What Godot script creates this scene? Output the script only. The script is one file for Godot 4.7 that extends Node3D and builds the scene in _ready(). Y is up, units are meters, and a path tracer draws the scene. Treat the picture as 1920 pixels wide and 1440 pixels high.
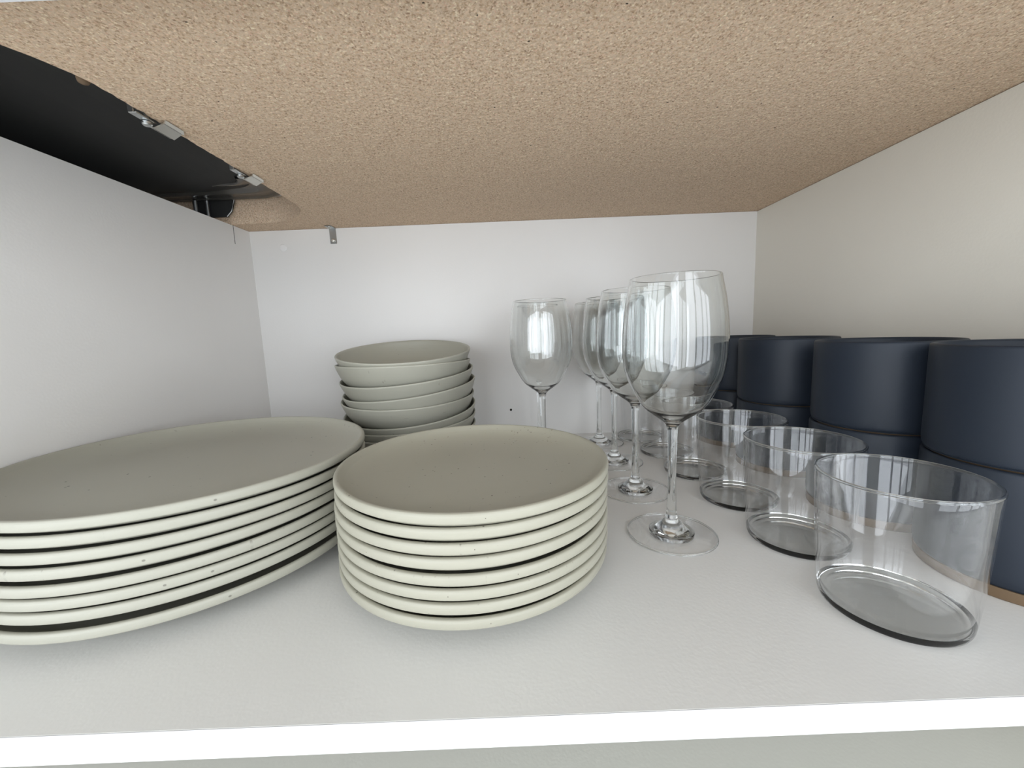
extends Node3D
# An open kitchen base cabinet seen from the front: plates, bowls, wine glasses, tumblers and
# navy bowls on a white shelf, the raw chipboard underside of the worktop above them.
# x to the right, y up from the top of the shelf, z out of the cabinet; the back panel is z = 0.

const W := 0.864          # inner width
const H := 0.3753         # height from the shelf to the underside of the worktop
const FRONT := 0.536      # front edge of the shelf
const ROOM_FLOOR := -0.50
const EXPOSURE := 1.0
const DAYLIGHT := 1.3

var rng := RandomNumberGenerator.new()
var M := {}
var used := {}

func _ready():
	rng.seed = 4711
	# ---- camera, sky, lights, exposure
	var cam := Camera3D.new()
	cam.name = "camera"
	cam.keep_aspect = Camera3D.KEEP_HEIGHT
	cam.fov = 2.0 * rad_to_deg(atan(720.0 / 750.7))
	cam.near = 0.01
	cam.position = Vector3(0.4358, 0.1891, 0.7105)
	cam.basis = Basis(Vector3.RIGHT, -0.13056) * Basis(Vector3.BACK, -0.04045)
	add_child(cam)
	var env := Environment.new()
	env.background_mode = Environment.BG_SKY
	var sky := Sky.new()
	var sm := ProceduralSkyMaterial.new()
	sm.sky_top_color = Color(0.62, 0.72, 0.86)
	sm.sky_horizon_color = Color(0.88, 0.91, 0.95)
	sm.ground_horizon_color = Color(0.6, 0.6, 0.58)
	sm.ground_bottom_color = Color(0.4, 0.4, 0.38)
	sky.sky_material = sm
	env.sky = sky
	env.tonemap_mode = Environment.TONE_MAPPER_LINEAR
	env.tonemap_exposure = EXPOSURE
	env.sdfgi_enabled = true
	env.ssao_enabled = true
	env.ssil_enabled = true
	var we := WorldEnvironment.new()
	we.name = "environment"
	we.environment = env
	add_child(we)
	make_materials()
	build_windows()
	# ---- the large structure
	build_room()
	build_cabinet()
	build_worktop()
	# ---- the objects
	build_dinner_plates()
	build_salad_plates()
	build_bowls()
	build_navy_bowls()
	build_wine_glasses()
	build_tumblers()
	build_sink()
	build_hardware()

# ------------------------------------------------------------------ naming
func numbered(called: String) -> String:
	if not used.has(called):
		used[called] = 0
		return called
	used[called] += 1
	return "%s_%03d" % [called, used[called]]

func tag(o: Node, label: String, category: String, group := "") -> Node:
	o.set_meta("label", label)
	o.set_meta("category", category)
	if group != "":
		o.set_meta("group", group)
	return o

func mesh_node(called: String, mesh: Mesh, mat: Material, parent: Node = null) -> MeshInstance3D:
	var o := MeshInstance3D.new()
	o.mesh = mesh
	o.material_override = mat
	if parent == null:
		o.name = numbered(called)
		add_child(o, true)
	else:
		o.name = called
		parent.add_child(o, true)
	return o

func thing(called: String, label: String, category: String, group := "") -> Node3D:
	var o := Node3D.new()
	o.name = numbered(called)
	add_child(o, true)
	tag(o, label, category, group)
	return o

func copy_of(o: Node3D, called: String, label: String) -> Node3D:
	var c: Node3D = o.duplicate()
	c.name = numbered(called)
	add_child(c, true)
	c.set_meta("label", label)
	return c

func structure(called: String, mesh: Mesh, mat: Material) -> MeshInstance3D:
	var o := mesh_node(called, mesh, mat)
	o.set_meta("kind", "structure")
	return o

# ------------------------------------------------------------------ geometry
class Builder:
	var v := PackedVector3Array()
	var n := PackedVector3Array()
	var ix := PackedInt32Array()
	func vert(p: Vector3, q: Vector3) -> int:
		v.append(p)
		n.append(q)
		return v.size() - 1
	# a triangle turned so that its front (clockwise) side is the side of the normals
	func tri(a: int, b: int, c: int):
		var g := (v[b] - v[a]).cross(v[c] - v[a])
		if g.length_squared() < 1e-20:
			return
		if g.dot(n[a] + n[b] + n[c]) > 0.0:
			ix.append_array([a, c, b])
		else:
			ix.append_array([a, b, c])
	func quad(a: int, b: int, c: int, d: int):
		tri(a, b, c)
		tri(a, c, d)
	func flat(pts: Array, nrm: Vector3):
		var k := []
		for p in pts:
			k.append(vert(p, nrm))
		for i in range(1, k.size() - 1):
			tri(k[0], k[i], k[i + 1])
	func done() -> ArrayMesh:
		var a := []
		a.resize(Mesh.ARRAY_MAX)
		a[Mesh.ARRAY_VERTEX] = v
		a[Mesh.ARRAY_NORMAL] = n
		a[Mesh.ARRAY_INDEX] = ix
		var m := ArrayMesh.new()
		m.add_surface_from_arrays(Mesh.PRIMITIVE_TRIANGLES, a)
		return m

# round body from a profile of (radius, height) that runs from the underside outwards, up and back in
func lathe(prof: Array, seg := 96, crease := 0.62, at := Vector3.ZERO, b: Builder = null) -> ArrayMesh:
	var own := b == null
	if own:
		b = Builder.new()
	var cnt := prof.size()
	var nr := []
	for i in cnt - 1:
		var d: Vector2 = prof[i + 1] - prof[i]
		nr.append(Vector2(d.y, -d.x).normalized())
	for i in cnt - 1:
		var n0: Vector2 = nr[i]
		var n1: Vector2 = nr[i]
		if i > 0 and nr[i].angle_to(nr[i - 1]) < crease and nr[i].angle_to(nr[i - 1]) > -crease:
			n0 = (nr[i] + nr[i - 1]).normalized()
		if i < cnt - 2 and nr[i].angle_to(nr[i + 1]) < crease and nr[i].angle_to(nr[i + 1]) > -crease:
			n1 = (nr[i] + nr[i + 1]).normalized()
		var p0: Vector2 = prof[i]
		var p1: Vector2 = prof[i + 1]
		var first := b.v.size()
		for s in seg + 1:
			var t := TAU * (s % seg) / seg
			var c := cos(t)
			var z := sin(t)
			b.vert(at + Vector3(p0.x * c, p0.y, p0.x * z), Vector3(n0.x * c, n0.y, n0.x * z))
			b.vert(at + Vector3(p1.x * c, p1.y, p1.x * z), Vector3(n1.x * c, n1.y, n1.x * z))
		for s in seg:
			var k := first + s * 2
			b.tri(k, k + 1, k + 3)
			b.tri(k, k + 3, k + 2)
	return b.done() if own else null

# Catmull-Rom through the profile's points, so that a few points give a smooth outline
func smooth_line(pts: Array, per := 5) -> Array:
	var out := []
	for i in pts.size() - 1:
		var p0: Vector2 = pts[max(i - 1, 0)]
		var p1: Vector2 = pts[i]
		var p2: Vector2 = pts[i + 1]
		var p3: Vector2 = pts[min(i + 2, pts.size() - 1)]
		for k in per:
			out.append(p1.cubic_interpolate(p2, p0, p3, float(k) / per))
	out.append(pts[-1])
	return out

# box with chamfered edges
func box_into(b: Builder, lo: Vector3, hi: Vector3, ch := 0.001):
	var c := (lo + hi) / 2.0
	var h := (hi - lo) / 2.0
	ch = min(ch, min(h.x, min(h.y, h.z)) * 0.9)
	for ax in 3:
		for s in [-1.0, 1.0]:
			var nrm := Vector3.ZERO
			nrm[ax] = s
			var u := (ax + 1) % 3
			var w := (ax + 2) % 3
			var pts := []
			for q in [[-1, -1], [1, -1], [1, 1], [-1, 1]]:
				var p := Vector3.ZERO
				p[ax] = s * h[ax]
				p[u] = q[0] * (h[u] - ch)
				p[w] = q[1] * (h[w] - ch)
				pts.append(c + p)
			b.flat(pts, nrm)
	for ax in 3:
		var u := (ax + 1) % 3
		var w := (ax + 2) % 3
		for su in [-1.0, 1.0]:
			for sw in [-1.0, 1.0]:
				var nrm := Vector3.ZERO
				nrm[u] = su
				nrm[w] = sw
				var pts := []
				for q in [[-1, 0], [1, 0], [1, 1], [-1, 1]]:
					var p := Vector3.ZERO
					p[ax] = q[0] * (h[ax] - ch)
					p[u] = su * (h[u] - (ch if q[1] == 1 else 0.0))
					p[w] = sw * (h[w] - (0.0 if q[1] == 1 else ch))
					pts.append(c + p)
				b.flat(pts, nrm.normalized())
	for sx in [-1.0, 1.0]:
		for sy in [-1.0, 1.0]:
			for sz in [-1.0, 1.0]:
				var s := Vector3(sx, sy, sz)
				b.flat([c + s * (h - Vector3(0, ch, ch)), c + s * (h - Vector3(ch, 0, ch)), c + s * (h - Vector3(ch, ch, 0))], s.normalized())

func box(lo: Vector3, hi: Vector3, ch := 0.001) -> ArrayMesh:
	var b := Builder.new()
	box_into(b, lo, hi, ch)
	return b.done()

# ring between two loops that run round the same number of points, with thickness: y0 (under) to y1
func slab_with_hole(outer: PackedVector2Array, inner: PackedVector2Array, y0: float, y1: float) -> ArrayMesh:
	var b := Builder.new()
	var k := outer.size()
	for i in k:
		var j := (i + 1) % k
		var o0 := outer[i]
		var o1 := outer[j]
		var i0 := inner[i]
		var i1 := inner[j]
		for s in [[y0, Vector3.DOWN], [y1, Vector3.UP]]:
			b.flat([Vector3(o0.x, s[0], o0.y), Vector3(o1.x, s[0], o1.y), Vector3(i1.x, s[0], i1.y), Vector3(i0.x, s[0], i0.y)], s[1])
		for e in [[o0, o1, 1.0], [i0, i1, -1.0]]:
			var d: Vector2 = e[1] - e[0]
			if d.length() < 1e-6:
				continue
			var m: Vector2 = (e[0] + e[1]) / 2.0 - (inner[0] + inner[k / 2]) / 2.0
			var q := Vector2(d.y, -d.x).normalized()
			if q.dot(m) * e[2] < 0.0:
				q = -q
			b.flat([Vector3(e[0].x, y0, e[0].y), Vector3(e[1].x, y0, e[1].y), Vector3(e[1].x, y1, e[1].y), Vector3(e[0].x, y1, e[0].y)], Vector3(q.x, 0, q.y))
	return b.done()

# round-cornered rectangle as a loop of points in (x, z)
func round_rect(x0: float, x1: float, z0: float, z1: float, r: float, arc := 24, side := 60) -> PackedVector2Array:
	var out := PackedVector2Array()
	var cs := [[Vector2(x1 - r, z1 - r), 0.0], [Vector2(x0 + r, z1 - r), PI / 2], [Vector2(x0 + r, z0 + r), PI], [Vector2(x1 - r, z0 + r), PI * 1.5]]
	for q in 4:
		var c: Vector2 = cs[q][0]
		for i in arc + 1:
			out.append(c + Vector2.from_angle(cs[q][1] + PI / 2 * i / arc) * r)
		var a: Vector2 = out[-1]
		var nx: Vector2 = cs[(q + 1) % 4][0] + Vector2.from_angle(cs[(q + 1) % 4][1]) * r
		for i in range(1, side):
			out.append(a.lerp(nx, float(i) / side))
	return out

# a profile of (outward distance, height) swept round a loop
func sweep_loop(loop: PackedVector2Array, prof: Array, closed := true) -> ArrayMesh:
	var b := Builder.new()
	var k := loop.size()
	var dirs := []
	for i in k:
		var t := (loop[(i + 1) % k] - loop[(i + k - 1) % k]).normalized() if closed else (loop[min(i + 1, k - 1)] - loop[max(i - 1, 0)]).normalized()
		dirs.append(Vector2(t.y, -t.x))
	var pn := prof.size()
	for j in pn - 1:
		var d: Vector2 = prof[j + 1] - prof[j]
		var nr := Vector2(d.y, -d.x).normalized()
		var n0 := nr
		var n1 := nr
		if j > 0:
			var e: Vector2 = prof[j] - prof[j - 1]
			var q := Vector2(e.y, -e.x).normalized()
			if absf(q.angle_to(nr)) < 0.8:
				n0 = (q + nr).normalized()
		if j < pn - 2:
			var e: Vector2 = prof[j + 2] - prof[j + 1]
			var q := Vector2(e.y, -e.x).normalized()
			if absf(q.angle_to(nr)) < 0.8:
				n1 = (q + nr).normalized()
		var first := b.v.size()
		for i in (k + 1 if closed else k):
			var c := loop[i % k]
			var o: Vector2 = dirs[i % k]
			for e in [[prof[j], n0], [prof[j + 1], n1]]:
				b.vert(Vector3(c.x + o.x * e[0].x, e[0].y, c.y + o.y * e[0].x), Vector3(o.x * e[1].x, e[1].y, o.y * e[1].x))
		for i in (k if closed else k - 1):
			var f := first + i * 2
			b.tri(f, f + 1, f + 3)
			b.tri(f, f + 3, f + 2)
	return b.done()

# tube along a line of points
func tube_into(b: Builder, pts: Array, r: float, seg := 12):
	var rows := []
	for i in pts.size():
		var t: Vector3 = (pts[min(i + 1, pts.size() - 1)] - pts[max(i - 1, 0)]).normalized()
		var u := t.cross(Vector3.UP if absf(t.y) < 0.9 else Vector3.RIGHT).normalized()
		var w := t.cross(u).normalized()
		var row := []
		for s in seg:
			var d := u * cos(TAU * s / seg) + w * sin(TAU * s / seg)
			row.append(b.vert(pts[i] + d * r, d))
		rows.append(row)
	for i in rows.size() - 1:
		for s in seg:
			b.quad(rows[i][s], rows[i][(s + 1) % seg], rows[i + 1][(s + 1) % seg], rows[i + 1][s])
	for e in [[0, 1], [pts.size() - 1, pts.size() - 2]]:
		var nrm: Vector3 = (pts[e[0]] - pts[e[1]]).normalized()
		var ring := []
		for s in seg:
			ring.append(b.v[rows[e[0]][s]])
		b.flat(ring, nrm)

# ------------------------------------------------------------------ materials
func plain(c: Color, rough: float, spec := 0.5, metal := 0.0) -> StandardMaterial3D:
	var m := StandardMaterial3D.new()
	m.albedo_color = c
	m.roughness = rough
	m.metallic_specular = spec
	m.metallic = metal
	return m

func tri_map(m: StandardMaterial3D, scale: float, world := true):
	m.uv1_triplanar = true
	m.uv1_world_triplanar = world
	m.uv1_scale = Vector3.ONE * scale

func noise_normal(freq: float, bump: float, seed_: int) -> NoiseTexture2D:
	var f := FastNoiseLite.new()
	f.seed = seed_
	f.frequency = freq
	f.fractal_octaves = 3
	var t := NoiseTexture2D.new()
	t.width = 512
	t.height = 512
	t.seamless = true
	t.as_normal_map = true
	t.bump_strength = bump
	t.noise = f
	return t

func chipboard_image() -> Image:
	var s := 1024
	var data := PackedByteArray()
	data.resize(s * s * 3)
	for i in s * s:
		var g := rng.randf()
		data[i * 3] = int(200 + 26 * g)
		data[i * 3 + 1] = int(178 + 24 * g)
		data[i * 3 + 2] = int(154 + 22 * g)
	var tones := [[239, 215, 188], [221, 194, 165], [204, 176, 145], [187, 159, 131], [212, 184, 156], [172, 145, 118], [244, 229, 200], [197, 167, 139], [229, 201, 173], [208, 180, 150], [159, 131, 108], [216, 180, 156]]
	for k in 105000:
		var c: Array = tones[rng.randi() % tones.size()]
		var x := rng.randf() * s
		var y := rng.randf() * s
		var a := rng.randf() * PI
		var len_ := 2 + rng.randi() % 4
		var wide := 2 + rng.randi() % 2
		var dx := cos(a)
		var dy := sin(a)
		var mixk := 0.5 + 0.45 * rng.randf()
		for i in len_:
			for j in wide:
				var px := posmod(int(x + dx * i - dy * j), s)
				var py := posmod(int(y + dy * i + dx * j), s)
				var o := (py * s + px) * 3
				for q in 3:
					data[o + q] = int(lerpf(data[o + q], c[q], mixk))
	for k in 42:   # dark bark specks
		var x := rng.randi() % s
		var y := rng.randi() % s
		for i in 2 + rng.randi() % 3:
			for j in 2 + rng.randi() % 2:
				var o := (posmod(y + j, s) * s + posmod(x + i, s)) * 3
				data[o] = 46
				data[o + 1] = 38
				data[o + 2] = 32
	var im := Image.create_from_data(s, s, false, Image.FORMAT_RGB8, data)
	im.generate_mipmaps()
	return im

# glaze with scattered iron specks
func glaze_image(base: Color, specks: int) -> Image:
	var s := 1024
	var im := Image.create(s, s, false, Image.FORMAT_RGB8)
	im.fill(base)
	for k in 2600:   # faint cloudiness of the glaze
		var x := rng.randi() % s
		var y := rng.randi() % s
		var d := (rng.randf() - 0.5) * 0.03
		var c := Color(base.r + d, base.g + d, base.b + d * 0.9)
		im.fill_rect(Rect2i(x, y, 2 + rng.randi() % 3, 2 + rng.randi() % 3), c)
	for k in specks:
		var x := rng.randf() * s
		var y := rng.randf() * s
		if rng.randf() < 0.4:
			x = fposmod(x, 340.0) + 120.0      # they gather in loose clusters
			y = fposmod(y, 300.0) + 420.0
		var r := 0.9 + pow(rng.randf(), 2.0) * 2.6
		var dark := 0.45 + 0.45 * rng.randf()
		for j in range(-5, 6):
			for i in range(-5, 6):
				var d := Vector2(i, j).length()
				if d < r + 0.5:
					var px := posmod(int(x) + i, s)
					var py := posmod(int(y) + j, s)
					im.set_pixel(px, py, base.lerp(Color(0.16, 0.15, 0.12), dark * clampf(r + 0.5 - d, 0, 1)))
	im.generate_mipmaps()
	return im

func make_materials():
	var lam := plain(Color(0.905, 0.897, 0.885), 0.42)
	lam.normal_enabled = true
	lam.normal_texture = noise_normal(0.055, 2.0, 5)
	lam.normal_scale = 0.12
	tri_map(lam, 9.0)
	M.laminate = lam
	var shelfm: StandardMaterial3D = lam.duplicate()
	shelfm.albedo_color = Color(0.885, 0.88, 0.868)
	M.shelf = shelfm
	var warm: StandardMaterial3D = lam.duplicate()
	warm.albedo_color = Color(0.885, 0.868, 0.825)
	M.laminate_warm = warm
	var grey: StandardMaterial3D = lam.duplicate()
	grey.albedo_color = Color(0.83, 0.825, 0.79)
	M.laminate_grey = grey
	M.edge = plain(Color(0.88, 0.88, 0.89), 0.35)
	var chip := plain(Color(1, 1, 1), 0.85, 0.3)
	chip.albedo_texture = ImageTexture.create_from_image(chipboard_image())
	chip.normal_enabled = true
	chip.normal_texture = noise_normal(0.16, 3.0, 11)
	chip.normal_scale = 0.25
	tri_map(chip, 2.6)
	M.chip = chip
	M.core = plain(Color(0.16, 0.12, 0.09), 0.9, 0.2)
	var sage := plain(Color(1, 1, 1), 0.42, 0.45)
	sage.albedo_texture = ImageTexture.create_from_image(glaze_image(Color(0.655, 0.648, 0.598), 60))
	tri_map(sage, 4.0, false)
	M.sage = sage
	var sage2: StandardMaterial3D = sage.duplicate()
	sage2.albedo_texture = ImageTexture.create_from_image(glaze_image(Color(0.648, 0.638, 0.577), 240))
	tri_map(sage2, 5.0, false)
	M.sage_speckled = sage2
	var navy := plain(Color(0.137, 0.164, 0.205), 0.5, 0.4)
	navy.normal_enabled = true
	navy.normal_texture = noise_normal(0.2, 2.0, 23)
	navy.normal_scale = 0.1
	tri_map(navy, 14.0, false)
	M.navy = navy
	M.clay = plain(Color(0.45, 0.375, 0.295), 0.85, 0.3)
	var glass := StandardMaterial3D.new()
	glass.albedo_color = Color(0.992, 0.998, 0.995, 0.0)
	glass.roughness = 0.0
	glass.transparency = BaseMaterial3D.TRANSPARENCY_ALPHA
	glass.refraction_enabled = true
	glass.refraction_scale = 0.05
	M.glass = glass
	var clear := StandardMaterial3D.new()
	clear.albedo_color = Color(0.97, 0.985, 0.98, 0.0)
	clear.roughness = 0.0
	clear.transparency = BaseMaterial3D.TRANSPARENCY_ALPHA
	M.clear = clear
	var pane := StandardMaterial3D.new()
	pane.albedo_color = Color(1, 1, 1, 0.02)
	pane.roughness = 0.0
	pane.transparency = BaseMaterial3D.TRANSPARENCY_ALPHA
	M.pane = pane
	M.black = plain(Color(0.185, 0.185, 0.183), 0.55, 0.3)
	M.black_gloss = plain(Color(0.27, 0.265, 0.255), 0.24, 0.6)
	M.zinc = plain(Color(0.74, 0.75, 0.75), 0.32, 0.5, 1.0)
	M.steel = plain(Color(0.82, 0.81, 0.78), 0.28, 0.5, 0.85)
	M.cap = plain(Color(0.93, 0.925, 0.92), 0.4)
	M.foam = plain(Color(0.46, 0.39, 0.32), 0.9, 0.2)
	M.room = plain(Color(0.95, 0.945, 0.93), 0.8, 0.3)
	M.ceiling = plain(Color(0.78, 0.77, 0.75), 0.9, 0.2)
	M.boards = plain(Color(0.955, 0.95, 0.935), 0.5)
	M.frame = plain(Color(0.9, 0.9, 0.9), 0.4)

# ------------------------------------------------------------------ the room outside the cabinet
# two tall windows in the wall that the cabinet faces
const WIN_Z := 1.9
const WINS := [[-1.95, 0.25, 0.06, 1.5], [0.70, 2.95, 0.06, 1.5]]
func build_windows():
	for k in WINS.size():
		var w: Array = WINS[k]
		var y0: float = ROOM_FLOOR + w[2]
		var y1: float = ROOM_FLOOR + w[2] + w[3]
		var day := StandardMaterial3D.new()
		day.albedo_color = Color(0.1, 0.1, 0.1)
		day.emission_enabled = true
		day.emission = Color(0.93, 0.96, 1.0)
		day.emission_energy_multiplier = 1.0
		var root := Node3D.new()
		root.name = "window_%d" % (k + 1)
		root.set_meta("kind", "structure")
		add_child(root)
		mesh_node("pane", box(Vector3(w[0], y0, WIN_Z + 0.06), Vector3(w[1], y1, WIN_Z + 0.07), 0.001), day, root)
		var b := Builder.new()
		var t := 0.05
		box_into(b, Vector3(w[0] - t, y0 - t, WIN_Z - 0.02), Vector3(w[0], y1 + t, WIN_Z + 0.08), 0.004)
		box_into(b, Vector3(w[1], y0 - t, WIN_Z - 0.02), Vector3(w[1] + t, y1 + t, WIN_Z + 0.08), 0.004)
		box_into(b, Vector3(w[0], y0 - t, WIN_Z - 0.02), Vector3(w[1], y0, WIN_Z + 0.08), 0.004)
		box_into(b, Vector3(w[0], y1, WIN_Z - 0.02), Vector3(w[1], y1 + t, WIN_Z + 0.08), 0.004)
		var n := 4
		var step: float = (w[1] - w[0]) / n
		for s in range(1, n):
			box_into(b, Vector3(w[0] + step * s - 0.035, y0, WIN_Z), Vector3(w[0] + step * s + 0.035, y1, WIN_Z + 0.055), 0.004)
		mesh_node("window_frame", b.done(), M.frame, root)
		for s in n:   # daylight of each casement
			var a0: float = w[0] + step * s + (0.035 if s > 0 else 0.0)
			var a1: float = w[0] + step * (s + 1) - (0.035 if s < n - 1 else 0.0)
			var l := AreaLight3D.new()
			l.name = "daylight"
			l.area_size = Vector2(a1 - a0, y1 - y0)
			l.light_color = Color(0.95, 0.975, 1.0)
			l.light_energy = DAYLIGHT * l.area_size.x * l.area_size.y
			l.area_range = 12.0
			l.area_attenuation = 2.0
			l.shadow_enabled = true
			l.position = Vector3((a0 + a1) / 2.0, (y0 + y1) / 2.0, WIN_Z + 0.05)
			add_child(l, true)

func build_room():
	var x0 := -2.2
	var x1 := 3.2
	var z0 := -0.13
	var z1 := WIN_Z
	var y0 := ROOM_FLOOR
	var y1 := ROOM_FLOOR + 2.5
	structure("floor", box(Vector3(x0, y0 - 0.1, z0), Vector3(x1, y0, z1 + 0.1), 0.0), M.boards)
	structure("ceiling", box(Vector3(x0, y1, z0), Vector3(x1, y1 + 0.1, z1 + 0.1), 0.0), M.ceiling)
	structure("wall_room_left", box(Vector3(x0 - 0.1, y0 - 0.1, z0), Vector3(x0, y1 + 0.1, z1 + 0.1), 0.0), M.room)
	structure("wall_room_right", box(Vector3(x1, y0 - 0.1, z0), Vector3(x1 + 0.1, y1 + 0.1, z1 + 0.1), 0.0), M.room)
	structure("wall_room_back", box(Vector3(x0 - 0.1, y0 - 0.1, z0 - 0.1), Vector3(x1 + 0.1, y1 + 0.1, z0), 0.0), M.room)
	var b := Builder.new()
	var xs := [x0, WINS[0][0] - 0.05, WINS[0][1] + 0.05, WINS[1][0] - 0.05, WINS[1][1] + 0.05, x1]
	var wy0: float = y0 + WINS[0][2] - 0.05
	var wy1: float = y0 + WINS[0][2] + WINS[0][3] + 0.05
	for i in [0, 2, 4]:
		box_into(b, Vector3(xs[i], y0, z1), Vector3(xs[i + 1], y1, z1 + 0.1), 0.0)
	for i in [1, 3]:
		box_into(b, Vector3(xs[i], y0, z1), Vector3(xs[i + 1], wy0, z1 + 0.1), 0.0)
		box_into(b, Vector3(xs[i], wy1, z1), Vector3(xs[i + 1], y1, z1 + 0.1), 0.0)
	structure("wall_room_front", b.done(), M.room)

# ------------------------------------------------------------------ cabinet
func csg_box(lo: Vector3, hi: Vector3, m: Material) -> CSGBox3D:
	var c := CSGBox3D.new()
	c.size = hi - lo
	c.position = (lo + hi) / 2.0
	c.material = m
	return c

func build_cabinet():
	var bot := -0.13
	# left panel: saw cut from its top edge near the back, where it was notched for the sink
	var cw := CSGCombiner3D.new()
	cw.name = "wall_left"
	cw.set_meta("kind", "structure")
	cw.add_child(csg_box(Vector3(-0.018, bot, -0.004), Vector3(0, H - 0.0005, FRONT + 0.002), M.laminate))
	var cut := csg_box(Vector3(-0.004, H - 0.029, 0.0395), Vector3(0.01, H + 0.01, 0.0407), M.core)
	cut.operation = CSGShape3D.OPERATION_SUBTRACTION
	cw.add_child(cut)
	add_child(cw)
	structure("wall_right", box(Vector3(W, bot, -0.004), Vector3(W + 0.018, H - 0.0005, FRONT + 0.002), 0.0006), M.laminate_warm)
	# back panel with a drilled shelf-pin hole
	var cb := CSGCombiner3D.new()
	cb.name = "wall_back"
	cb.set_meta("kind", "structure")
	cb.add_child(csg_box(Vector3(-0.018, bot, -0.012), Vector3(W + 0.018, H - 0.0005, 0), M.laminate))
	var drill := CSGCylinder3D.new()
	drill.radius = 0.0021
	drill.height = 0.018
	drill.sides = 24
	drill.rotation.x = PI / 2
	drill.position = Vector3(0.432, 0.049, 0)
	drill.material = M.core
	drill.operation = CSGShape3D.OPERATION_SUBTRACTION
	cb.add_child(drill)
	add_child(cb)
	structure("trim_1", box(Vector3(-0.018, bot - 0.018, -0.012), Vector3(W + 0.018, bot, FRONT), 0.0006), M.laminate_grey)
	# closed plinth front below the bottom board
	structure("trim_3", box(Vector3(-0.018, ROOM_FLOOR, FRONT - 0.05), Vector3(W + 0.018, bot - 0.0185, FRONT - 0.03), 0.0006), M.edge)
	# front rail under the worktop
	structure("trim_2", box(Vector3(0.0, H - 0.018, 0.4915), Vector3(W, H - 0.0003, FRONT), 0.0008), M.edge)
	# neighbours close the run of cabinets to both sides
	structure("wall_cabinet_left", box(Vector3(-0.9, ROOM_FLOOR + 0.1, 0.0), Vector3(-0.02, H - 0.03, FRONT + 0.018), 0.001), M.edge)
	structure("wall_cabinet_right", box(Vector3(W + 0.02, ROOM_FLOOR + 0.1, 0.0), Vector3(1.5, H - 0.002, FRONT + 0.018), 0.001), M.edge)
	var sh := thing("shelf", "white laminate shelf board carrying all the plates, bowls and glasses", "shelf")
	mesh_node("board", box(Vector3(0.0005, -0.0164, 0.0005), Vector3(W - 0.0005, 0, FRONT - 0.0008), 0.0002), M.shelf, sh)
	var e := mesh_node("edge_band", box(Vector3(0.0005, -0.0164, FRONT - 0.0008), Vector3(W - 0.0005, 0.0, FRONT), 0.0003), M.edge, sh)
	e.set_meta("label", "bright white front edge band")

const HX1 := 0.1472
const HZ0 := 0.0440
func sink_loop(grow: float, arc := 24, side := 60) -> PackedVector2Array:
	return round_rect(-0.66 - grow, HX1 + grow, HZ0 - grow, 0.482 + grow, 0.096 + grow, arc, side)

func build_worktop():
	var root := thing("worktop", "raw brown chipboard worktop underside forming the roof of the cabinet", "worktop")
	var inner := sink_loop(0.0)
	var mid := Vector2(-0.25, 0.26)
	var outer := PackedVector2Array()
	var x0 := -0.9
	var x1 := 1.5
	var z0 := -0.02
	var z1 := 0.566
	for p in inner:     # the outline seen from the middle of the cut-out
		var d := (p - mid).normalized()
		var t := 1e9
		if absf(d.x) > 1e-6:
			t = min(t, ((x1 if d.x > 0 else x0) - mid.x) / d.x)
		if absf(d.y) > 1e-6:
			t = min(t, ((z1 if d.y > 0 else z0) - mid.y) / d.y)
		outer.append(mid + d * t)
	# square off the four corners with the nearest point of the loop
	for c in [Vector2(x0, z0), Vector2(x0, z1), Vector2(x1, z0), Vector2(x1, z1)]:
		var best := 0
		for i in outer.size():
			if outer[i].distance_to(c) < outer[best].distance_to(c):
				best = i
		outer[best] = c
	var rough := PackedVector2Array()
	for p in inner:     # chipped saw cut
		var d := (p - mid).normalized()
		var chipped := rng.randf() * 0.0007
		if p.x > 0.14 and p.y > 0.26 and rng.randf() < 0.35:
			chipped += rng.randf() * 0.0022
		rough.append(p + d * chipped)
	mesh_node("chipboard_panel", slab_with_hole(outer, rough, H, H + 0.038), M.chip, root)
	mesh_node("front_edge", box(Vector3(x0, H, z1), Vector3(x1, H + 0.0388, z1 + 0.0012), 0.0003), M.edge, root)
	mesh_node("laminate_top", slab_with_hole(outer, inner, H + 0.038, H + 0.0388), M.edge, root)

# ------------------------------------------------------------------ sage stoneware
func plate_mesh(r: float) -> ArrayMesh:
	var p := smooth_line([Vector2(0, 0.0020), Vector2(r * 0.57, 0.0018)], 2)
	p += [Vector2(r * 0.585, 0.0), Vector2(r * 0.62, 0.0), Vector2(r * 0.635, 0.0018)]
	p += smooth_line([Vector2(r * 0.66, 0.0026), Vector2(r * 0.82, 0.0056), Vector2(r * 0.94, 0.0103), Vector2(r - 0.0030, 0.0132), Vector2(r - 0.0014, 0.0138)], 5)
	p += smooth_line([Vector2(r - 0.0007, 0.0144), Vector2(r - 0.0003, 0.0154), Vector2(r, 0.0170), Vector2(r, 0.0186)], 3)
	p += smooth_line([Vector2(r - 0.0001, 0.0194), Vector2(r - 0.0008, 0.0206), Vector2(r - 0.0022, 0.0210), Vector2(r - 0.0036, 0.0206), Vector2(r - 0.0052, 0.0190)], 4)
	p += smooth_line([Vector2(r - 0.0075, 0.0166), Vector2(r - 0.013, 0.0132), Vector2(r - 0.021, 0.0104), Vector2(r - 0.032, 0.0083), Vector2(r - 0.046, 0.0072), Vector2(r * 0.4, 0.0069), Vector2(0, 0.0069)], 6)
	return lathe(p, 160, 0.7)

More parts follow.
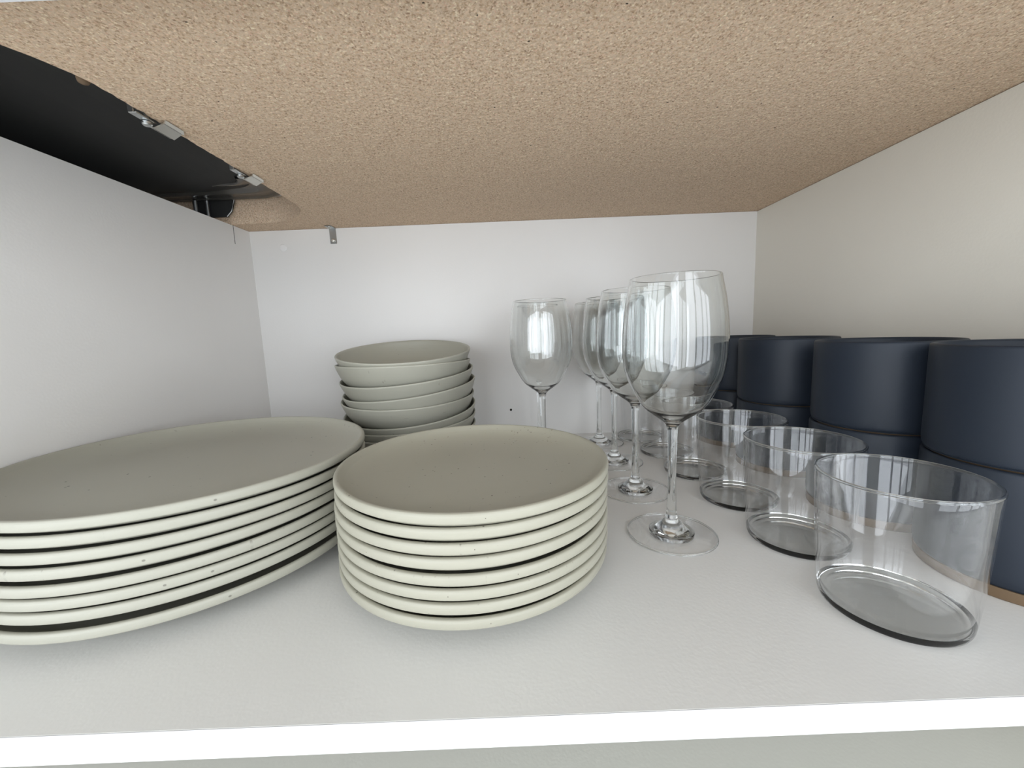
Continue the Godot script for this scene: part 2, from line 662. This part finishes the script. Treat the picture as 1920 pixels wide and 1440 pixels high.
func stack(proto_mesh: Mesh, mat: Material, called: String, cat: String, grp: String, rows: Array, labels: Array, lip: float):
	for i in rows.size():
		var q: Array = rows[i]
		var o := mesh_node(called, proto_mesh, mat)
		tag(o, labels[i], cat, grp)
		# tilt: the rim plane rises by q[3] per metre along x and q[4] along z
		var up := Vector3(-q[3], 1, -q[4]).normalized()
		var ax := Vector3.UP.cross(up)
		var bs := Basis.IDENTITY
		if ax.length() > 1e-6:
			bs = Basis(ax.normalized(), Vector3.UP.angle_to(up))
		o.transform = Transform3D(bs * Basis(Vector3.UP, 0.9 * i), Vector3(q[0], q[2], q[1]) - bs * Vector3(0, lip, 0))

func build_dinner_plates():
	var rows := [
		[0.1453, 0.3483, 0.0922, -0.0150, -0.0055],
		[0.1449, 0.3484, 0.0812, -0.0099, 0.0030],
		[0.1447, 0.3486, 0.0712, -0.0047, 0.0002],
		[0.1446, 0.3488, 0.0620, 0.0002, -0.0042],
		[0.1445, 0.3490, 0.0515, 0.0050, -0.0064],
		[0.1445, 0.3490, 0.0427, 0.0044, -0.0053],
		[0.1445, 0.3489, 0.0336, 0.0024, -0.0033],
		[0.1440, 0.3497, 0.0212, 0.0012, -0.0012]]
	var w := "of the large dinner plate stack by the left wall"
	var labels := ["top plate " + w, "second plate from the top " + w, "third plate from the top " + w, "fourth plate from the top " + w,
		"fourth plate from the bottom " + w, "third plate from the bottom " + w, "second plate from the bottom " + w, "bottom plate " + w]
	stack(plate_mesh(0.1424), M.sage, "dinner_plate", "plate", "large dinner plates stacked by the left wall", rows, labels, 0.0210)

func build_salad_plates():
	var rows := [
		[0.4021, 0.3856, 0.0880, -0.0085, -0.0055],
		[0.4019, 0.3853, 0.0782, -0.0009, -0.0002],
		[0.4011, 0.3857, 0.0689, -0.0026, 0.0007],
		[0.4010, 0.3856, 0.0600, 0.0016, -0.0002],
		[0.4011, 0.3856, 0.0494, 0.0002, 0.0001],
		[0.4009, 0.3857, 0.0402, 0.0019, 0.0011],
		[0.4008, 0.3858, 0.0311, 0.0030, 0.0018],
		[0.4002, 0.3855, 0.0211, 0.0, 0.0]]
	var w := "of the smaller speckled plate stack by the wine glasses"
	var labels := ["top plate " + w, "second plate from the top " + w, "third plate from the top " + w, "fourth plate from the top " + w,
		"fourth plate from the bottom " + w, "third plate from the bottom " + w, "second plate from the bottom " + w, "bottom plate " + w]
	stack(plate_mesh(0.109), M.sage_speckled, "side_plate", "plate", "small side plates stacked at the front", rows, labels, 0.0210)

func build_bowls():
	var outer := [Vector2(0.052, 0.0022), Vector2(0.068, 0.0058), Vector2(0.0805, 0.0130), Vector2(0.0880, 0.0225), Vector2(0.0925, 0.0320), Vector2(0.0953, 0.0395)]
	var inner := [Vector2(0.0925, 0.0402), Vector2(0.0900, 0.0325), Vector2(0.0853, 0.0232), Vector2(0.0775, 0.0142), Vector2(0.065, 0.0080), Vector2(0.048, 0.0055), Vector2(0.025, 0.0050), Vector2(0, 0.0050)]
	var p := [Vector2(0, 0.0018), Vector2(0.044, 0.0016), Vector2(0.0448, 0), Vector2(0.0485, 0), Vector2(0.0500, 0.0014)]
	p += smooth_line(outer, 6)
	p += smooth_line([Vector2(0.0957, 0.0408), Vector2(0.0954, 0.0418), Vector2(0.0945, 0.0422), Vector2(0.0935, 0.0417)], 3)
	p += smooth_line(inner, 6)
	var rows := [
		[0.2803, 0.1195, 0.1683, -0.0150, -0.1330],
		[0.2797, 0.1202, 0.1520, -0.0022, 0.0038],
		[0.2830, 0.1198, 0.1355, 0.0500, -0.0900],
		[0.2853, 0.1198, 0.1171, 0.0700, -0.0800],
		[0.2828, 0.1194, 0.1026, 0.0020, -0.0600],
		[0.2841, 0.1201, 0.0833, 0.0380, -0.1100],
		[0.2835, 0.1200, 0.0705, 0.0200, -0.0600],
		[0.2830, 0.1195, 0.0566, 0.0050, -0.0200],
		[0.2830, 0.1195, 0.0423, 0.0, 0.0]]
	var w := "of the sage stack against the back wall"
	var labels := ["top tilted empty bowl " + w, "second bowl from the top " + w, "third bowl from the top " + w, "fourth bowl from the top " + w,
		"fifth bowl from the top, middle one " + w, "fourth bowl from the bottom " + w, "third bowl from the bottom " + w, "second bowl from the bottom " + w, "bottom bowl " + w]
	stack(lathe(p, 144, 0.7), M.sage, "bowl", "bowl", "sage bowls stacked at the back", rows, labels, 0.0422)

# ------------------------------------------------------------------ navy bowls, stacked in pairs
func build_navy_bowls():
	var r := 0.0540
	var root := thing("navy_bowl", "", "bowl", "dark navy straight-sided bowls stacked in pairs")
	var p := smooth_line([Vector2(0, 0.0070), Vector2(r - 0.006, 0.0070), Vector2(r - 0.002, 0.0078), Vector2(r - 0.0006, 0.0100), Vector2(r, 0.0140)], 3)
	p += smooth_line([Vector2(r, 0.05), Vector2(r, 0.0847)], 2)
	p += smooth_line([Vector2(r - 0.0004, 0.0860), Vector2(r - 0.0016, 0.0868), Vector2(r - 0.0030, 0.0864), Vector2(r - 0.0038, 0.0852)], 4)
	p += smooth_line([Vector2(r - 0.0042, 0.078), Vector2(r - 0.0044, 0.03), Vector2(r - 0.007, 0.018), Vector2(r - 0.015, 0.0125), Vector2(0, 0.0115)], 4)
	mesh_node("body", lathe(p, 120, 0.7), M.navy, root)
	var f := [Vector2(r - 0.0115, 0.0085), Vector2(r - 0.0112, 0.0004), Vector2(r - 0.0108, 0), Vector2(r - 0.0054, 0), Vector2(r - 0.0050, 0.0004), Vector2(r - 0.0048, 0.0085)]
	f = [Vector2(0, 0.001), Vector2(r - 0.0112, 0.001), Vector2(r - 0.0106, 0), Vector2(r - 0.0016, 0), Vector2(r - 0.0010, 0.0005), Vector2(r - 0.0007, 0.0078)]
	mesh_node("foot", lathe(f + [Vector2(0, 0.0078)], 96, 0.5), M.clay, root).set_meta("label", "unglazed tan clay foot")
	var up: Node3D = root.duplicate()     # the upper bowl of a pair: its foot is narrow enough to sit inside the rim below
	var spots := [[0.7980, 0.4390, "nearest the shelf front"], [0.7910, 0.3298, "second pair from the shelf front"], [0.7905, 0.1962, "third pair from the shelf front"], [0.7920, 0.0735, "in the back corner"]]
	for i in 4:
		var s: Array = spots[i]
		var lo: Node3D = root if i == 0 else copy_of(root, "navy_bowl", "")
		lo.position = Vector3(s[0], 0, s[1])
		lo.rotation.y = 0.7 * i
		lo.set_meta("label", "lower navy bowl with tan foot of the pair " + s[2] if i != 1 and i != 2 else "lower navy bowl with tan foot in the " + s[2])
	var u := thing("navy_bowl", "", "bowl", "dark navy straight-sided bowls stacked in pairs")
	mesh_node("body", lathe(p, 120, 0.7), M.navy, u)
	var g := [Vector2(0, 0.0030), Vector2(r - 0.0160, 0.0030), Vector2(r - 0.0150, 0.0012), Vector2(r - 0.0070, 0.0012), Vector2(r - 0.0062, 0.0020), Vector2(r - 0.0060, 0.0078), Vector2(0, 0.0078)]
	mesh_node("foot", lathe(g, 72, 0.5), M.clay, u).set_meta("label", "unglazed tan clay foot")
	for i in 4:
		var s: Array = spots[i]
		var o: Node3D = u if i == 0 else copy_of(u, "navy_bowl", "")
		o.position = Vector3(s[0] + [0.0, 0.0006, -0.0003, 0.0][i], 0.0808, s[1])
		o.rotation.y = 1.1 * i
		o.set_meta("label", "upper navy bowl of the pair " + s[2] if i != 1 and i != 2 else "upper navy bowl in the " + s[2])
	up.free()

# ------------------------------------------------------------------ glasses
func build_wine_glasses():
	var t := 0.0011
	var out := [Vector2(0.0050, 0.1015), Vector2(0.0090, 0.1056), Vector2(0.0179, 0.1120), Vector2(0.0252, 0.1183), Vector2(0.0330, 0.1310), Vector2(0.0389, 0.1437), Vector2(0.0417, 0.1564), Vector2(0.0426, 0.1691), Vector2(0.0420, 0.1882), Vector2(0.0400, 0.2073), Vector2(0.0372, 0.2225), Vector2(0.0362, 0.2278)]
	var bowl := [Vector2(0, 0.1005)] + smooth_line(out, 6)
	bowl += [Vector2(0.0360, 0.2286), Vector2(0.0355, 0.2289), Vector2(0.0350, 0.2286)]
	var inn := []
	for i in range(out.size() - 1, 2, -1):   # the inner face runs parallel to the outer one
		var q: Vector2 = out[i]
		var d: Vector2 = (out[min(i + 1, out.size() - 1)] - out[i - 1]).normalized()
		inn.append(q + Vector2(-d.y, d.x) * t)
	inn += [Vector2(0.0170, 0.1133), Vector2(0.0090, 0.1082), Vector2(0.0040, 0.1064), Vector2(0, 0.1060)]
	bowl += smooth_line(inn, 6)
	var stem := smooth_line([Vector2(0.0049, 0.0165), Vector2(0.0043, 0.0215), Vector2(0.0038, 0.030), Vector2(0.0035, 0.045), Vector2(0.0036, 0.072), Vector2(0.0040, 0.092), Vector2(0.0044, 0.098), Vector2(0.0054, 0.1010)], 5)
	# the foot: a thin sheet of glass that swells into a solid cone under the stem
	var disc := [Vector2(0.0195, 0.0010), Vector2(0.030, 0.0003), Vector2(0.0372, 0.0), Vector2(0.0376, 0.0002), Vector2(0.0376, 0.0018)]
	disc += smooth_line([Vector2(0.0370, 0.0021), Vector2(0.0300, 0.0028), Vector2(0.0195, 0.0041)], 5)
	disc.append(Vector2(0.0195, 0.0010))
	var edge := [Vector2(0.0377, 0.0001)]
	for k in 9:
		edge.append(Vector2(0.0379, 0.0010) + Vector2.from_angle(-PI / 2 + PI * k / 8) * 0.0009)
	edge += [Vector2(0.0377, 0.0019), Vector2(0.0377, 0.0001)]
	var cone := [Vector2(0, 0.0024), Vector2(0.006, 0.0022), Vector2(0.012, 0.0014), Vector2(0.0193, 0.0010), Vector2(0.0194, 0.0040)]
	cone += smooth_line([Vector2(0.0190, 0.0043), Vector2(0.0150, 0.0058), Vector2(0.0108, 0.0092), Vector2(0.0075, 0.0128), Vector2(0.0056, 0.0150)], 5)
	cone += [Vector2(0.0052, 0.0164), Vector2(0, 0.0166)]
	var rim := []
	for k in 13:
		rim.append(Vector2(0.0356, 0.2282) + Vector2.from_angle(-PI / 2 + TAU * k / 12) * 0.0008)
	var kinds := []
	for m in [M.glass, M.clear]:
		var root := thing("wine_glass", "", "wine glass", "clear stemmed wine glasses")
		mesh_node("bowl", lathe(bowl, 96, 0.6), m, root)
		if m == M.clear:
			mesh_node("rim", lathe(rim, 96, 0.6), M.glass, root)
		mesh_node("stem", lathe([Vector2(0, 0.01662)] + stem + [Vector2(0, 0.1010)], 40, 0.6), M.glass, root)
		var ft := mesh_node("foot", lathe(disc, 96, 0.5), M.clear, root)
		mesh_node("cone", lathe(cone, 64, 0.5), M.glass, ft)
		mesh_node("foot_edge", lathe(edge, 96, 0.6), M.glass, ft)
		kinds.append(root)
	var spots := [
		[0.5758, 0.3661, "front wine glass, nearest the shelf front in the long row", 0],
		[0.5742, 0.2649, "second wine glass from the front in the long row", 0],
		[0.5765, 0.1630, "third wine glass from the front in the long row", 0],
		[0.5770, 0.0650, "rearmost wine glass of the long row, by the back wall", 0],
		[0.4775, 0.1600, "wine glass behind the side plates, in front of another beside the bowl stack", 0],
		[0.4800, 0.0560, "wine glass at the back wall, seen through the glass behind the side plates", 1]]
	var first := [true, true]
	for i in spots.size():
		var s: Array = spots[i]
		var o: Node3D = kinds[s[3]] if first[s[3]] else copy_of(kinds[s[3]], "wine_glass", "")
		first[s[3]] = false
		o.position = Vector3(s[0], 0.0001, s[1])
		o.rotation.y = 0.5 * i
		o.set_meta("label", s[2])

func build_tumblers():
	var h := 0.0896
	var wall := smooth_line([Vector2(0.0374, 0.0058), Vector2(0.0379, 0.0100), Vector2(0.0394, 0.030), Vector2(0.0410, 0.060), Vector2(0.0421, h - 0.0012)], 4)
	wall += smooth_line([Vector2(0.0419, h - 0.0004), Vector2(0.0414, h), Vector2(0.0408, h - 0.0003), Vector2(0.0405, h - 0.0012)], 3)
	wall += smooth_line([Vector2(0.0395, 0.060), Vector2(0.0379, 0.030), Vector2(0.0366, 0.0130), Vector2(0.0358, 0.0085), Vector2(0.0350, 0.0058)], 4)
	wall.append(Vector2(0.0374, 0.0058))
	# thick solid bottom with a rounded heel
	var base := [Vector2(0, 0.0010), Vector2(0.0280, 0.0008), Vector2(0.0330, 0.0001)]
	base += smooth_line([Vector2(0.0340, 0.0), Vector2(0.0354, 0.0003), Vector2(0.0364, 0.0012), Vector2(0.0371, 0.0032), Vector2(0.0374, 0.0057)], 4)
	base += smooth_line([Vector2(0.0351, 0.0057), Vector2(0.0325, 0.0053), Vector2(0.0260, 0.0049), Vector2(0.0160, 0.0046), Vector2(0, 0.0044)], 3)
	var rim := []
	for k in 17:
		rim.append(Vector2(0.0413, h - 0.0008) + Vector2.from_angle(-PI / 2 + TAU * k / 16) * 0.0010)
	var root := thing("tumbler", "", "tumbler", "clear straight tumblers in a row")
	mesh_node("wall", lathe(wall, 112, 0.6), M.clear, root)
	mesh_node("rim", lathe(rim, 112, 0.6), M.glass, root)
	mesh_node("base", lathe(base, 112, 0.5), M.glass, root)
	var spots := [
		[0.6782, 0.4686, "clear tumbler nearest the shelf front, first in the row beside the navy bowls", 1.025],
		[0.6783, 0.3822, "second clear tumbler from the shelf front, just behind the first one", 1.012],
		[0.6756, 0.2966, "third clear tumbler from the shelf front", 1.004],
		[0.6677, 0.2118, "fourth clear tumbler from the front, partly behind the front wine glass bowl", 1.0],
		[0.6635, 0.1270, "fifth clear tumbler, second from the back wall, seen behind wine glass stems", 1.0],
		[0.6510, 0.0431, "rearmost clear tumbler of the row, against the back wall", 1.0]]
	for i in spots.size():
		var s: Array = spots[i]
		var o: Node3D = root if i == 0 else copy_of(root, "tumbler", "")
		o.position = Vector3(s[0], 0.0001, s[1])
		o.scale = Vector3(s[3], 1.0 if i > 0 else 1.004, s[3])
		o.set_meta("label", s[2])

# ------------------------------------------------------------------ sink over the cut-out
func build_sink():
	var root := thing("sink", "black sink underside showing through the cut-out in the chipboard", "sink")
	var top := H + 0.0390
	# flange that rests on the worktop, with its down-turned rounded lip inside the hole
	var lip := sink_loop(-0.002, 20, 30)
	# flange that rests on the worktop
	mesh_node("flange", sweep_loop(lip, [Vector2(0.002, top), Vector2(0.020, top), Vector2(0.020, top + 0.005), Vector2(0.0, top + 0.007), Vector2(-0.020, top + 0.006), Vector2(-0.020, top - 0.001), Vector2(0.002, top)]), M.black, root)
	# glossy ribbed strip under the rear edge
	var rear := PackedVector2Array()
	for q in lip:
		if q.y < 0.125:
			rear.append(q)
	var rib := [Vector2(-0.006, top - 0.001)] + smooth_line([Vector2(-0.072, top - 0.0010), Vector2(-0.0715, top - 0.0058), Vector2(-0.066, top - 0.0062), Vector2(-0.056, top - 0.0030), Vector2(-0.046, top - 0.0040), Vector2(-0.034, top - 0.0066), Vector2(-0.022, top - 0.0050), Vector2(-0.013, top - 0.0066), Vector2(-0.007, top - 0.0046), Vector2(-0.006, top - 0.001)], 5)
	mesh_node("rear_rib", sweep_loop(rear, rib, false), M.black_gloss, root)
	# drainer pan: falls away from the right rim towards the basin on the left
	var b := Builder.new()
	var loop := sink_loop(-0.014, 20, 30)
	var cx := Vector2(-0.30, 0.26)
	var steps := 14
	for k in steps:
		var f0 := float(k) / steps
		var f1 := float(k + 1) / steps
		for i in loop.size():
			var j := (i + 1) % loop.size()
			var q := []
			for e in [[i, f0], [j, f0], [j, f1], [i, f1]]:
				var c: Vector2 = loop[e[0]].lerp(cx, e[1] * 0.96)
				q.append(Vector3(c.x, top - 0.0016 - 0.034 * smoothstep(0.02, 0.8, e[1]), c.y))
			var nrm: Vector3 = (q[1] - q[0]).cross(q[2] - q[0]).normalized()
			if nrm.y > 0:
				nrm = -nrm
			b.flat(q, nrm)
	mesh_node("drainer_pan", b.done(), M.black, root)
	# fixing block with bright screws behind the rear lip
	var t := Builder.new()
	var tab := [Vector2(-0.046, 0.010), Vector2(0.000, 0.010), Vector2(0.008, 0.018), Vector2(0.014, 0.0355), Vector2(-0.046, 0.0355)]
	for zz in [[HZ0 + 0.0045, -1.0], [HZ0 + 0.0075, 1.0]]:
		var face := []
		for q in tab:
			face.append(Vector3(q.x, H + q.y, zz[0]))
		t.flat(face, Vector3(0, 0, zz[1]))
	for i in tab.size():
		var q0: Vector2 = tab[i]
		var q1: Vector2 = tab[(i + 1) % tab.size()]
		var nn := Vector2(q1.y - q0.y, q0.x - q1.x).normalized()
		t.flat([Vector3(q0.x, H + q0.y, HZ0 + 0.0045), Vector3(q1.x, H + q1.y, HZ0 + 0.0045), Vector3(q1.x, H + q1.y, HZ0 + 0.0075), Vector3(q0.x, H + q0.y, HZ0 + 0.0075)], Vector3(nn.x, nn.y, 0))
	mesh_node("sealing_strip", t.done(), M.black, root)
	var te := Builder.new()
	tube_into(te, [Vector3(0.0005, H + 0.0100, HZ0 + 0.0078), Vector3(0.0085, H + 0.0180, HZ0 + 0.0078), Vector3(0.0145, H + 0.0355, HZ0 + 0.0078)], 0.0006, 8)
	mesh_node("sealing_strip_edge", te.done(), M.cap, root)
	var s := Builder.new()
	tube_into(s, [Vector3(-0.040, H + 0.004, HZ0 + 0.017), Vector3(-0.040, H + 0.032, HZ0 + 0.017)], 0.0032, 16)
	mesh_node("screw", s.done(), M.zinc, root)
	var s2 := Builder.new()
	tube_into(s2, [Vector3(-0.024, H + 0.002, HZ0 + 0.014), Vector3(-0.024, H + 0.032, HZ0 + 0.014)], 0.0026, 16)
	mesh_node("screw", s2.done(), M.zinc, root)
	var fb := Builder.new()
	lathe(smooth_line([Vector2(0, -0.003), Vector2(0.003, -0.002), Vector2(0.0040, 0.001), Vector2(0.0024, 0.003), Vector2(0, 0.0035)], 3), 9, 0.3, Vector3(0.1385, H + 0.004, 0.397), fb)
	mesh_node("sealant_crumb", fb.done(), M.foam, root).set_meta("label", "brown crumb of sealant at the cut edge")

func build_hardware():
	# clips that hold the sink to the chipboard, on the right side of the cut-out
	var spots := [[0.346, "sink clip nearer the shelf front, pale metal tongue on the chipboard edge"], [0.232, "sink clip nearer the back wall, bright metal tongue on the chipboard edge"]]
	var root := thing("sink_clip", spots[0][1], "clip", "metal clips along the sink cut-out")
	var b := Builder.new()
	# tongue: a bent strip, hooked under the board
	var prof := [Vector2(0.0090, -0.0004), Vector2(0.0076, -0.0030), Vector2(-0.0015, -0.0062), Vector2(-0.0050, -0.0046)]
	for i in prof.size() - 1:
		var a: Vector2 = prof[i]
		var c: Vector2 = prof[i + 1]
		var d := (c - a).normalized()
		var q := Vector2(d.y, -d.x)
		for sgn in [-1.0, 1.0]:
			var o: Vector2 = q * 0.0005 * sgn
			b.flat([Vector3(a.x + o.x, a.y + o.y, 0.004), Vector3(c.x + o.x, c.y + o.y, 0.004), Vector3(c.x + o.x, c.y + o.y, -0.0165), Vector3(a.x + o.x, a.y + o.y, -0.0145)], Vector3(q.x, q.y, 0) * sgn)
		for zz in [[0.004, 0.004, 1.0], [-0.0145, -0.0165, -1.0]]:
			b.flat([Vector3(a.x + q.x * 0.0005, a.y + q.y * 0.0005, zz[0]), Vector3(c.x + q.x * 0.0005, c.y + q.y * 0.0005, zz[1]), Vector3(c.x - q.x * 0.0005, c.y - q.y * 0.0005, zz[1]), Vector3(a.x - q.x * 0.0005, a.y - q.y * 0.0005, zz[0])], Vector3(0, 0, zz[2]))
	mesh_node("tongue", b.done(), M.steel, root)
	var s := Builder.new()
	lathe([Vector2(0, -0.0062), Vector2(0.0028, -0.0060), Vector2(0.0036, -0.0050), Vector2(0.0037, -0.0034), Vector2(0.0018, -0.0030), Vector2(0.0017, 0.0300), Vector2(0, 0.0300)], 20, 0.5, Vector3(-0.0035, 0, 0.0075), s)
	mesh_node("screw", s.done(), M.zinc, root)
	var a := Builder.new()
	box_into(a, Vector3(-0.0055, -0.0030, 0.003), Vector3(0.0010, -0.0018, 0.022), 0.0004)
	box_into(a, Vector3(-0.0055, -0.0030, 0.021), Vector3(-0.0010, 0.028, 0.0222), 0.0004)
	mesh_node("bracket", a.done(), M.zinc, root)
	root.position = Vector3(HX1, H, spots[0][0])
	var c2 := copy_of(root, "sink_clip", spots[1][1])
	c2.position = Vector3(HX1 + 0.001, H, spots[1][0])
	c2.scale = Vector3(0.95, 0.95, 1.0)
	# angle bracket between the back panel and the worktop
	var br := thing("angle_bracket", "small zinc angle bracket joining back wall and chipboard roof", "bracket")
	var p := Builder.new()
	box_into(p, Vector3(-0.0055, -0.0260, 0.0002), Vector3(0.0055, -0.0003, 0.0017), 0.0006)
	mesh_node("wall_plate", p.done(), M.zinc, br)
	var p2 := Builder.new()
	box_into(p2, Vector3(-0.0055, -0.0018, 0.0017), Vector3(0.0055, -0.0003, 0.0190), 0.0006)
	mesh_node("top_plate", p2.done(), M.zinc, br)
	var sc := lathe([Vector2(0, 0), Vector2(0.0034, 0), Vector2(0.0034, 0.0008), Vector2(0.0024, 0.0018), Vector2(0.0008, 0.0021), Vector2(0.0008, 0.0012), Vector2(0, 0.0012)], 20, 0.5)
	var w := mesh_node("screw", sc, M.steel, br)
	w.rotation.x = PI / 2
	w.position = Vector3(0, -0.0205, 0.0017)
	var w2 := mesh_node("screw", sc, M.steel, br)
	w2.rotation.x = PI
	w2.position = Vector3(0, -0.0018, 0.0130)
	br.position = Vector3(0.1415, H, 0)
	br.rotation.z = 0.02
	var cap := mesh_node("cover_cap", lathe([Vector2(0, 0), Vector2(0.0060, 0), Vector2(0.0061, 0.0004), Vector2(0.0054, 0.0011), Vector2(0.0035, 0.0015), Vector2(0, 0.0016)], 32, 0.5), M.cap)
	cap.rotation.x = PI / 2
	cap.position = Vector3(0.0550, 0.3460, 0.0)
	tag(cap, "round white screw cover cap near the top of the back wall", "cap")
